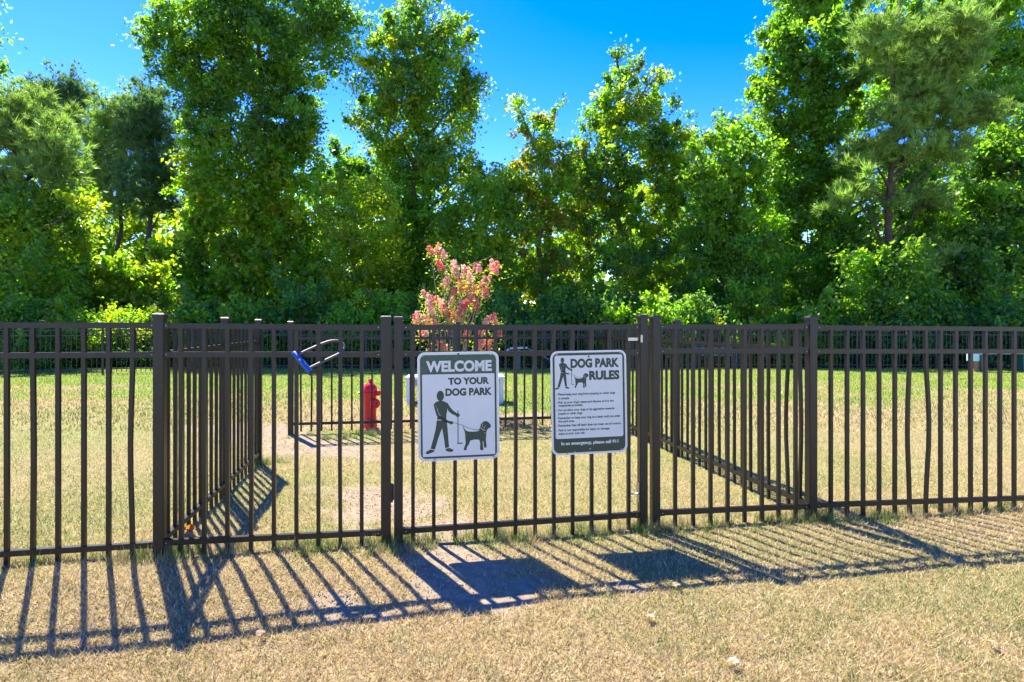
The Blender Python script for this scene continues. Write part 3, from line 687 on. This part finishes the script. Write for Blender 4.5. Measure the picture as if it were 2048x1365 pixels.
def tree(name, label, cat_group, trunks, lst, D, n, size, pal, seed, vines=None, vn=0, vpal='fresh', bark='bark', trad=.2, pine=False, clump=.5, per=95, tuft=0, limbs=True, up=.5, fill=.5, npal='pine', vsize=None):
    g = random.Random(seed)
    bl = blobs_px(lst, D, g=g)
    bx0 = at(trunks[0][0], 0, D); base = Vector((bx0.x, D, 0))
    t = thing(name, label, 'tree', base, 0, cat_group)
    bm = bmesh.new()
    for i, (pxb, pxt, pyt) in enumerate(trunks):
        b0 = at(pxb, 0, D); b0.z = -.15; tp = at(pxt, pyt, D); tr = trad * (1 if i == 0 else .8)
        pts = wob(b0 - base, tp - base, 8, .22, g); add_tube(bm, pts, [tr * (1.25 if k == 0 else 1 - .82 * k / 8) for k in range(9)], 8)
        if limbs:
            for c, r in bl:
                if g.random() < (.95 if len(trunks) == 1 else .6):
                    cl = c - base; f = min(.9, max(.15, (cl.z - .35 * math.hypot(cl.x - pts[4].x, cl.y)) / max(pts[-1].z, .1) - .08)); k = f * 8; i0 = int(k)
                    st = pts[i0].lerp(pts[min(8, i0 + 1)], k - i0); add_tube(bm, wob(st, cl, 4, .12, g), [tr * .36, tr * .28, tr * .2, tr * .13, tr * .06], 6, cap=False)
                    for q in range(3):
                        dv = Vector((g.uniform(-1, 1) * r[0], g.uniform(-1, 1) * r[1], g.uniform(-.2, 1) * r[2])) * .85; add_tube(bm, wob(cl.lerp(st, .25), cl + dv, 3, .06, g), [tr * .12, tr * .09, tr * .06, tr * .02], 5, cap=False)
    bm_obj('trunk', bm, M[bark], t, smooth=True)
    if pine: needles('crown', t, base, bl, tuft, seed + 50, npal, clump=clump)
    else: foliage('crown', t, base, bl, n * .72, size, pal, seed + 50, clump, per, up, fill)
    if vines: foliage('vine', t, base, blobs_px(vines, D, .55, g), vn, vsize or size, vpal, seed + 90, .5, 90, .7, .8, front=.7)
    return t
TG = 'trees at the edge of the woods'
# far tree mass
def wood():
    g = random.Random(3); lst = []
    for px in range(-250, 2350, 62):
        top = 425 if px < 420 else 425 if px < 900 else 430 if px < 1350 else 350
        for py in range(top, 720, 75): lst.append((px + g.uniform(-25, 25), py + g.uniform(-20, 20), 62, 55, g.uniform(-1.5, 3.5)))
    bl = blobs_px(lst, 37, g=g)
    bl += blobs_px([(px + g.uniform(-20, 20), py + g.uniform(-15, 15), 62, 48, g.uniform(-1, 1)) for px in range(-200, 2300, 66) for py in (540, 610, 670)], 31, g=g)
    o = foliage('woodland', None, (0, 0, 0), bl, 84000, .31, ['mid', 'fresh', 'yellow', 'yellow'], 77, .9, 45, .5, .3)
    tag(o, 'far sunlit green woodland mass behind the edge trees', 'woodland', kind='stuff')
wood()
# ---- left side
tree('pine_tree', 'tall dark pine with trunk farthest left in the group behind bright bushes', TG, [(137, 140, 150)], [(128, 205, 60, 40), (88, 190, 42, 32), (165, 215, 35, 30), (140, 260, 55, 45), (110, 320, 50, 40), (160, 350, 45, 40), (130, 170, 22, 26)], 33, 0, 0, '', 101, bark='pbark', trad=.17, pine=True, tuft=3400, npal='pinedark')
tree('pine_tree', 'slim pine with bare lower trunk, middle of the group behind bright bushes', TG, [(238, 240, 195)], [(238, 225, 42, 32), (225, 275, 50, 40), (255, 300, 45, 40), (215, 340, 45, 40), (245, 380, 45, 35), (235, 420, 35, 25)], 32, 0, 0, '', 102, bark='pbark', trad=.16, pine=True, tuft=3400, npal='pine')
tree('pine_tree', 'slim pine with bare dark trunk closest to the big vine-covered tree', TG, [(301, 305, 175)], [(305, 195, 38, 30), (290, 240, 45, 40), (325, 260, 45, 40), (300, 310, 55, 45), (335, 340, 40, 40), (290, 370, 50, 40), (325, 410, 40, 28)], 31, 0, 0, '', 103, bark='pbark', trad=.19, pine=True, tuft=4000, npal='pinedark')
tree('pine_tree', 'pale long-needled pine leaning in at the left edge of the picture', TG, [(20, 25, 190)], [(30, 225, 60, 38), (75, 265, 55, 40), (20, 300, 65, 45), (90, 325, 55, 40), (125, 300, 35, 40), (40, 375, 70, 40), (150, 400, 45, 25), (-10, 440, 60, 45), (110, 235, 30, 25)], 22, 0, 0, '', 104, bark='pbark', trad=.17, pine=True, tuft=4200, clump=.38)
tree('broadleaf_tree', 'tall tree mostly outside the frame at top left, a few sprigs showing', TG, [(-85, -75, 40)], [(-55, 95, 62, 60), (-50, 180, 50, 50), (-100, 120, 70, 90), (-90, 30, 70, 60)], 24, 15000, .13, 'mid', 105, trad=.2)
tree('broadleaf_tree', 'bushy green tree draped in leaves below the left-edge pine', TG, [(60, 70, 430)], [(60, 430, 75, 50), (125, 410, 55, 38), (165, 395, 30, 25), (20, 490, 80, 60), (105, 490, 70, 55), (50, 570, 95, 60), (130, 570, 55, 60), (10, 630, 90, 60), (120, 640, 50, 50)], 21, 38000, .105, ['fresh', 'yellow', 'mid'], 106, trad=.15)
# ---- big vine-covered tree
tree('vine_covered_tree', 'largest tree left of centre, twin trunks smothered in a cone of vines', TG, [(515, 520, 0), (410, 395, 20)],
     [(395, 55, 90, 60), (335, 110, 50, 45), (300, 75, 22, 30), (470, 30, 80, 60), (560, 10, 90, 60), (640, 40, 80, 50), (690, 65, 30, 30), (430, 125, 85, 60), (530, 110, 85, 70), (620, 120, 75, 55), (400, 200, 55, 60), (490, 195, 80, 60), (580, 190, 55, 50), (605, 245, 28, 40), (545, 265, 80, 55), (420, 265, 40, 45), (600, 300, 40, 40), (480, -20, 90, 40)],
     27, 95000, .125, ['mid', 'dark', 'cool', 'fresh'], 107, trad=.30, vines=[(495, 320, 75, 55), (590, 330, 45, 40), (480, 390, 105, 65), (580, 400, 80, 60), (465, 470, 115, 70), (570, 480, 110, 70), (440, 555, 105, 75), (540, 565, 120, 80), (620, 560, 70, 75), (430, 630, 95, 60), (530, 640, 130, 60), (640, 640, 60, 60), (372, 560, 48, 75), (355, 640, 50, 60), (670, 600, 45, 75), (405, 330, 28, 90)], vn=80000, vpal=['fresh', 'yellow', 'fresh'], vsize=.148)
tree('vine_covered_tree', 'tall open-crowned tree right of the largest one, its trunk wrapped in vines', TG, [(832, 828, 20)],
     [(785, 60, 38, 36), (872, 30, 50, 40), (830, 20, 35, 35), (815, 115, 80, 50), (890, 105, 55, 50), (755, 165, 36, 38), (800, 190, 75, 50), (875, 180, 75, 55), (935, 180, 30, 30), (735, 225, 36, 34), (790, 260, 70, 45), (870, 260, 75, 50), (930, 235, 28, 35), (820, 325, 70, 45), (890, 330, 60, 45), (925, 345, 28, 35), (762, 290, 30, 30)],
     26, 52000, .12, ['fresh', 'mid', 'yellow', 'cool'], 108, trad=.24, vines=[(833, 390, 45, 55), (825, 460, 55, 65), (815, 535, 75, 70), (835, 610, 90, 70), (770, 600, 50, 60)], vn=26000, vpal=['mid', 'fresh', 'fresh'], vsize=.145)
tree('vine_covered_tree', 'low yellow-green mound of vines between the two tall vine-wrapped trees', TG, [(705, 710, 390)], [(690, 400, 40, 40), (745, 400, 45, 45), (700, 460, 60, 50), (755, 480, 55, 50), (715, 540, 70, 60), (690, 620, 70, 60), (760, 560, 50, 50)], 24.5, 30000, .105, ['yellow', 'yellow', 'fresh'], 109, trad=.12, up=.8)
tree('broadleaf_tree', 'distant pale poplar-like tree peeking between the two tall vine-wrapped trees', TG, [(705, 705, 330)], [(680, 335, 28, 40), (715, 350, 32, 38), (755, 360, 35, 35), (665, 375, 25, 30), (735, 395, 50, 35)], 35, 14000, .17, ['fresh', 'cool'], 110, trad=.15)
tree('broadleaf_tree', 'rounded bright tree right behind the flowering bush', TG, [(950, 955, 400)], [(945, 400, 45, 40), (990, 385, 40, 35), (920, 455, 50, 45), (985, 460, 60, 50), (940, 530, 65, 55), (1000, 545, 50, 60), (900, 580, 45, 60), (960, 620, 80, 55)], 24, 34000, .11, ['fresh', 'yellow', 'mid'], 111, trad=.14)
tree('broadleaf_tree', 'tree with two thin leafy shoots pointing up left of the rule sign post', TG, [(1085, 1085, 260)], [(1035, 215, 9, 26), (1045, 245, 14, 20), (1062, 238, 18, 14), (1085, 250, 20, 18), (1105, 230, 14, 14), (1075, 295, 42, 35), (1110, 310, 38, 35), (1075, 360, 60, 45), (1130, 400, 55, 50), (1055, 430, 60, 50), (1115, 470, 75, 55), (1060, 520, 70, 60), (1120, 560, 75, 65), (1050, 620, 75, 60), (1140, 630, 60, 60), (1020, 405, 48, 45), (1150, 350, 48, 42), (1035, 350, 35, 35)], 25, 55000, .11, ['yellow', 'fresh', 'mid', 'rust'], 112, trad=.16, clump=.38)
tree('broadleaf_tree', 'tall pointed tree right of centre with spiky top shoots against the sky', TG, [(1245, 1240, 150)], [(1233, 112, 8, 22), (1240, 145, 16, 20), (1262, 150, 12, 18), (1318, 150, 10, 14), (1300, 175, 16, 16), (1245, 195, 40, 35), (1290, 210, 35, 28), (1205, 240, 45, 35), (1265, 250, 60, 38), (1325, 245, 40, 38), (1190, 295, 50, 38), (1255, 310, 75, 45), (1325, 310, 50, 42), (1220, 370, 75, 50), (1300, 385, 70, 50), (1250, 450, 85, 55), (1320, 470, 55, 60), (1230, 540, 85, 65), (1310, 560, 70, 65), (1240, 625, 90, 60), (1330, 630, 60, 55), (1170, 355, 50, 45), (1360, 380, 48, 50), (1180, 430, 60, 50), (1345, 290, 38, 38), (1215, 205, 35, 35)], 26, 80000, .115, ['fresh', 'yellow', 'mid', 'cool'], 113, trad=.2, clump=.4)
# ---- right side
tree('pine_tree', 'far hazy pine in the gap left of the star-leaved trees', TG, [(1388, 1388, 270)], [(1385, 300, 32, 28), (1370, 345, 36, 30), (1405, 350, 30, 30), (1385, 400, 40, 32), (1375, 460, 35, 35)], 33, 0, 0, '', 114, bark='pbark', trad=.14, pine=True, tuft=2000)
tree('sweetgum_tree', 'smaller bright star-leaved tree left of the big one at right', TG, [(1470, 1465, 300)], [(1460, 270, 35, 28), (1435, 320, 42, 35), (1490, 325, 45, 40), (1410, 370, 40, 32), (1465, 385, 60, 40), (1440, 440, 65, 42), (1510, 450, 55, 42), (1420, 480, 50, 40), (1480, 510, 75, 48), (1430, 560, 70, 55), (1500, 580, 70, 55), (1450, 640, 85, 50)], 23, 46000, .125, ['gum', 'fresh', 'mid'], 115, trad=.14, clump=.42)
tree('sweetgum_tree', 'big bright green star-leaved tree rising to the top of the frame at right', TG, [(1652, 1640, 20)], [(1600, 25, 70, 45), (1670, 10, 70, 45), (1555, 75, 40, 35), (1625, 90, 70, 45), (1700, 85, 55, 50), (1550, 140, 45, 40), (1600, 160, 60, 40), (1665, 165, 60, 50), (1525, 200, 35, 38), (1580, 225, 60, 42), (1650, 245, 65, 48), (1540, 265, 45, 35), (1600, 300, 70, 42), (1670, 330, 55, 45), (1570, 360, 60, 40), (1620, 400, 60, 45), (1560, 440, 55, 45), (1610, 480, 60, 50)], 25.5, 78000, .13, ['gum', 'fresh', 'mid'], 116, trad=.24, clump=.42)
tree('pine_tree', 'large long-needled pine in front of the right woods with drooping pale tufts', TG, [(1768, 1800, -20)], [(1740, 60, 40, 35), (1770, 110, 55, 38), (1840, 90, 60, 40), (1900, 60, 60, 40), (1880, 130, 65, 38), (1930, 110, 45, 35), (1800, 165, 50, 32), (1850, 195, 60, 32), (1790, 230, 55, 28), (1880, 245, 65, 30), (1950, 225, 50, 28), (2000, 215, 30, 20), (1740, 300, 55, 26), (1820, 295, 55, 28), (1900, 300, 50, 24), (1720, 335, 35, 22), (1715, 395, 42, 26), (1770, 410, 40, 22), (1850, 400, 50, 20), (1870, 520, 55, 20), (1930, 540, 30, 16), (1720, 545, 40, 18)], 22.5, 0, 0, '', 117, bark='pbark', trad=.17, pine=True, tuft=6200, clump=.36)
tree('broadleaf_tree', 'tall leafy tree behind the large pine at the top right corner', TG, [(2000, 1990, 10)], [(1950, 20, 70, 50), (2030, 30, 70, 55), (1930, 100, 50, 45), (2000, 120, 75, 55), (2070, 130, 60, 60), (1970, 200, 65, 50), (2050, 220, 70, 55), (1870, 30, 60, 50), (1800, 60, 70, 60), (1740, 200, 60, 60), (1840, 160, 80, 60), (1890, 220, 70, 50)], 28, 62000, .14, ['mid', 'gum', 'fresh'], 118, trad=.24)
tree('sweetgum_tree', 'leafy star-leaved tree filling the right edge below the tall one', TG, [(2010, 2005, 280)], [(1960, 320, 60, 45), (2040, 310, 60, 50), (1930, 380, 55, 42), (2000, 400, 75, 50), (2070, 420, 60, 60), (1950, 460, 65, 48), (2030, 500, 75, 55), (1970, 540, 75, 50), (1920, 590, 60, 50), (2040, 590, 70, 55), (1980, 640, 90, 50)], 23.5, 50000, .125, ['gum', 'mid', 'cool'], 119, trad=.17)
tree('broadleaf_tree', 'shaded tree with slim bare trunk between the big star-leaved tree and the pine', TG, [(1695, 1690, 300)], [(1690, 360, 50, 45), (1740, 380, 50, 45), (1660, 430, 45, 45), (1820, 360, 60, 50), (1860, 440, 60, 45), (1830, 340, 60, 50), (1640, 560, 60, 50), (1700, 600, 60, 50), (1780, 610, 70, 50), (1860, 600, 60, 60)], 27, 32000, .13, ['dark', 'mid', 'gum'], 120, trad=.15)
tree('sweetgum_tree', 'low leafy star-leaved tree under the large pine, right of its trunk', TG, [(1850, 1850, 440)], [(1850, 450, 55, 40), (1900, 480, 50, 45), (1830, 510, 60, 45), (1890, 550, 65, 50), (1830, 590, 60, 50), (1870, 640, 70, 45)], 24.5, 30000, .125, ['gum', 'mid', 'cool'], 121, trad=.10)
tree('sweetgum_tree', 'low leafy star-leaved tree under the large pine, left of its trunk', TG, [(1700, 1700, 470)], [(1700, 480, 50, 40), (1660, 530, 55, 45), (1730, 540, 55, 45), (1640, 600, 55, 50), (1710, 610, 60, 50), (1770, 620, 50, 50), (1560, 540, 50, 50), (1570, 610, 55, 50)], 24.2, 32000, .125, ['gum', 'mid', 'fresh'], 122, trad=.10)
tree('sweetgum_tree', 'low star-leaved sapling in front of the lower trunk of the large pine', TG, [(1785, 1785, 520)], [(1785, 535, 48, 36), (1740, 580, 50, 42), (1820, 590, 52, 42), (1775, 635, 60, 45)], 21.4, 22000, .115, ['gum', 'mid', 'fresh'], 123, trad=.07)
# ---- bright bushes and shrub wall
SG = 'shrubs along the far fence'
def shrub(label, lst, D, n, size, pal, seed, up=.55, clump=.34):
    g = random.Random(seed); bl = blobs_px(lst, D, .8, g); base = Vector((bl[0][0].x, D, 0)); t = thing('shrub', label, 'shrub', base, 0, SG)
    bm = bmesh.new()
    for c, r in bl:
        for q in range(3): add_tube(bm, wob((g.uniform(-.3, .3), g.uniform(-.2, .2), -.05), c - base + Vector((g.uniform(-.6, .6) * r[0], 0, g.uniform(0, .7) * r[2])), 4, .08, g), [.035, .028, .02, .014, .006], 5, cap=False)
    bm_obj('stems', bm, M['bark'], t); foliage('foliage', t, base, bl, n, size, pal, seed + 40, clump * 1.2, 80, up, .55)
shrub('sunlit yellow-green bush left of the largest tree, upper one under the slim pines', [(200, 545, 60, 30), (270, 560, 60, 32), (180, 590, 70, 40), (300, 600, 50, 40), (240, 610, 70, 40)], 23.5, 24000, .125, ['yellow', 'fresh'], 201, up=.9)
shrub('tall sunlit lime bush behind the bare trunks of the slim pines', [(250, 480, 60, 38), (170, 480, 55, 40), (320, 480, 40, 42), (215, 530, 70, 45), (300, 540, 55, 45)], 34.8, 13000, .18, ['yellow', 'fresh'], 205, up=.9, clump=.5)
shrub('sunlit yellow-green bush behind the lone corner post at left', [(290, 660, 45, 38), (240, 660, 55, 35), (285, 705, 45, 30), (215, 700, 50, 30)], 20.6, 15000, .085, ['yellow', 'fresh'], 202, up=.9)
shrub('sunlit bush at left, two pickets from the frame edge', [(150, 665, 55, 40), (115, 700, 55, 35), (165, 708, 45, 28)], 19.8, 13000, .085, ['yellow', 'fresh', 'mid'], 203, up=.8)
shrub('dark bush at the very left edge of the far fence', [(20, 660, 60, 55), (60, 700, 45, 45), (-30, 700, 60, 50)], 18.6, 14000, .085, ['mid', 'dark'], 204)
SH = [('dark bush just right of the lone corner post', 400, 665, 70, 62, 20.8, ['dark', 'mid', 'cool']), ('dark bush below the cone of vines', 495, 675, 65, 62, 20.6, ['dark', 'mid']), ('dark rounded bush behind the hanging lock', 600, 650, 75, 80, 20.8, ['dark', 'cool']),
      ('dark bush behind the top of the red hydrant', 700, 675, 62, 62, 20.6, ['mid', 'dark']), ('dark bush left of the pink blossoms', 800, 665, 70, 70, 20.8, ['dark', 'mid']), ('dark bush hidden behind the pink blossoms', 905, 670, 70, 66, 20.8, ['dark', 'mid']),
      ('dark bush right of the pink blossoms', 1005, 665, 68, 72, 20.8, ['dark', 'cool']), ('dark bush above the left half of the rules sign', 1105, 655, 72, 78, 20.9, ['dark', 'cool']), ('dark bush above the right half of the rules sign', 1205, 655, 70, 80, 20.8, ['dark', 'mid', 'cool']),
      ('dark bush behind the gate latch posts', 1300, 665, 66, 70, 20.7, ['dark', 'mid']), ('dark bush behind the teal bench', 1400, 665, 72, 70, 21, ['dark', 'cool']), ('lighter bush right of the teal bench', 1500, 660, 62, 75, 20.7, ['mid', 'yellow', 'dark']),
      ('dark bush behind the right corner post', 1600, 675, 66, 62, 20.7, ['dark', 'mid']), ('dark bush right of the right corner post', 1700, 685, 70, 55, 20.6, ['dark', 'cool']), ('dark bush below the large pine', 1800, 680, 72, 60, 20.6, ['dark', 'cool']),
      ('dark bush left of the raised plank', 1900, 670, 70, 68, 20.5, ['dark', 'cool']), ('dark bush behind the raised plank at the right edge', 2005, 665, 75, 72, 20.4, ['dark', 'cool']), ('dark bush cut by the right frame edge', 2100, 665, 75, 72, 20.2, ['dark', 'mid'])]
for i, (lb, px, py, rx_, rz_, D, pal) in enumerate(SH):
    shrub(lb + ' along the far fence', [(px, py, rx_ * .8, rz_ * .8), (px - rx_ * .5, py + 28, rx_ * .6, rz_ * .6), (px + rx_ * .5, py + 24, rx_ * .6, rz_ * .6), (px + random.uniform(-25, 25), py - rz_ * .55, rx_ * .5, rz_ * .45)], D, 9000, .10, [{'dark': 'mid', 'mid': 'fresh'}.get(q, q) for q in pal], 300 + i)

# ------------------------------------------------------------ flowering bush
D = 8.7; fbx = at(912, 0, D).x; fb = Vector((fbx, D, 0))
t = thing('flowering_bush', 'crape myrtle bush with coral pink blossoms behind the welcome sign', 'flowering bush', fb)
FLC = [(430,110),(500,170),(350,120),(620,300),(540,450),(680,440),(790,380),(740,350),(900,330),(860,310),(1050,280),(1090,320),(960,460),(1010,450),(850,570),(760,540),(930,530),(610,590),(280,610),(380,690),(430,680),(480,740),(330,680),(590,700),(700,720),(740,740),(860,740),(690,800),(560,860),(610,850),(500,790),(670,880),(220,880),(180,900),(320,910),(390,940),(1050,870),(990,920),(1080,920),(250,1080),(290,1040),(460,1200),(750,1090),(900,1080),(980,1030),(930,1170),(900,1200),(1010,1170),(360,1220),(1130,1070),(520,490),(640,380),(820,650),(780,680),(460,290),(970,600),(350,800),(800,440),(690,540),(580,920),(540,1250),(1000,1240)]
g = random.Random(9); ng = np.random.default_rng(9)
tips = []; bm = bmesh.new()
stems = [Vector((g.uniform(-.1, .1), g.uniform(-.1, .1), 0)) for _ in range(6)]
for i, (x, y) in enumerate(FLC):
    p = at(800 + x * .1758, 480 + y * .1758, D + g.uniform(-.35, .35)) - fb; tips.append(p)
    if i % 2 == 0:
        s_ = stems[i % 6]; m1 = Vector((s_.x + p.x * .35, s_.y + p.y * .3, p.z * .52)); add_tube(bm, [s_ + Vector((0, 0, -.05)), s_.lerp(m1, .5) + Vector((g.uniform(-.03, .03), 0, .05)), m1, m1.lerp(p, .55) + Vector((0, 0, .03)), p], [.014, .012, .009, .006, .003], 6, cap=False)
for a_, b_ in (((905, 545), (985, 512)), ((855, 590), (845, 570))):
    add_tube(bm, [at(*a_, D) - fb, at(*b_, D) - fb], [.005, .003], 5)
bm_obj('stems', bm, M['stem'], t)
P = np.concatenate([np.array(p) + ng.normal(0, 1, (42, 3)) * np.array([.07, .07, .06]) - np.array([0, 0, .06]) for p in tips]); V = leaf_quads(P, .042, ng, .5, .5)
col = np.array([.14, .19, .035]) * (.6 + .8 * ng.random((len(P), 1))); link('foliage', np_mesh('foliage', V, 4, M['leaf'], col), t)
for p in tips:
    k = int(150 * g.uniform(.85, 1.2)); r_ = g.uniform(.04, .075); hh = ng.random(k); ang = ng.random(k) * 2 * np.pi; rad = r_ * (1 - .55 * hh) * np.sqrt(ng.random(k))
    Q_ = np.stack([rad * np.cos(ang), rad * np.sin(ang), (hh - .45) * r_ * 2.4], 1); V = leaf_quads(Q_, .025, ng, .2, .9)
    c0 = np.array([.82, .27, .25]) if g.random() < .6 else np.array([.86, .46, .42]) if g.random() < .7 else np.array([.76, .14, .17])
    o = link('flower_cluster', np_mesh('flower_cluster', V, 4, M['petal'], c0 * (.75 + .5 * ng.random((k, 1)))), t, p); o.rotation_euler = (g.uniform(-.5, .5), g.uniform(-.5, .5) + p.x * .5, 0)
# fallen petals and small litter
ng = np.random.default_rng(21); k = 900
X_ = fbx + ng.normal(0, .6, k); Y_ = 8.0 + ng.normal(0, .35, k); P = np.stack([X_, Y_, gz(X_, Y_) + .02], 1)
tag(link('fallen_petals', np_mesh('fallen_petals', leaf_quads(P, .028, ng, 2.5, .9), 4, M['petal'], np.array([.55, .22, .14]) * (.6 + .7 * ng.random((k, 1))))), 'scattered coral petals on the grass under the flowering bush', 'petals', kind='stuff')
def dead_leaf(label, px, py, size, col, z=.03, stand=0):
    x, y = ground_at(px, py); bm = bmesh.new(); n = 9; L, Rr = [], []
    for i in range(n):
        f = i / (n - 1); wv = math.sin(math.pi * f ** .8) * .3 * size * (1 + .25 * (i % 2)); cz = .18 * size * math.sin(3 * f)
        L.append(bm.verts.new((f * size, -wv, cz + .12 * size * (i % 3 == 0)))); Rr.append(bm.verts.new((f * size, wv + 1e-4, cz + .1 * size)))
    mids = [bm.verts.new(((a_.co + b_.co) / 2) - Vector((0, 0, .08 * size))) for a_, b_ in zip(L, Rr)]
    for i in range(n - 1):
        bm.faces.new((L[i], L[i + 1], mids[i + 1], mids[i])); bm.faces.new((mids[i], mids[i + 1], Rr[i + 1], Rr[i]))
    me = bpy.data.meshes.new('dead_leaf'); bm.to_mesh(me); bm.free()
    ca = me.color_attributes.new('Col', 'FLOAT_COLOR', 'POINT'); ca.data.foreach_set('color', list((*col, 1)) * len(me.vertices)); me.materials.append(M['deadleaf'])
    o = link('dead_leaf', me, None, (x, y, float(gz(x, y)) + z), (stand, random.uniform(-.3, .3), random.uniform(0, 6))); tag(o, label, 'leaf', 'dead leaves on the lawn')
dead_leaf('orange dead leaf caught in the grass beside the left corner post', 392, 1072, .09, (.55, .22, .05), .035, .6)
dead_leaf('small brown dead leaf on the dirt in front of the left panel', 513, 1253, .05, (.42, .30, .18))
dead_leaf('pale dead leaf lying on the lawn right of the rules sign shadow', 1308, 1240, .05, (.6, .5, .34))
dead_leaf('tan dead leaf near the bottom right of the lawn', 1453, 1325, .055, (.55, .42, .28))
dead_leaf('pale dead leaf on the lawn furthest right', 1995, 1298, .05, (.6, .42, .22))
dead_leaf('brown dead leaf inside the shadow of the rules sign', 1345, 1178, .05, (.40, .30, .2))
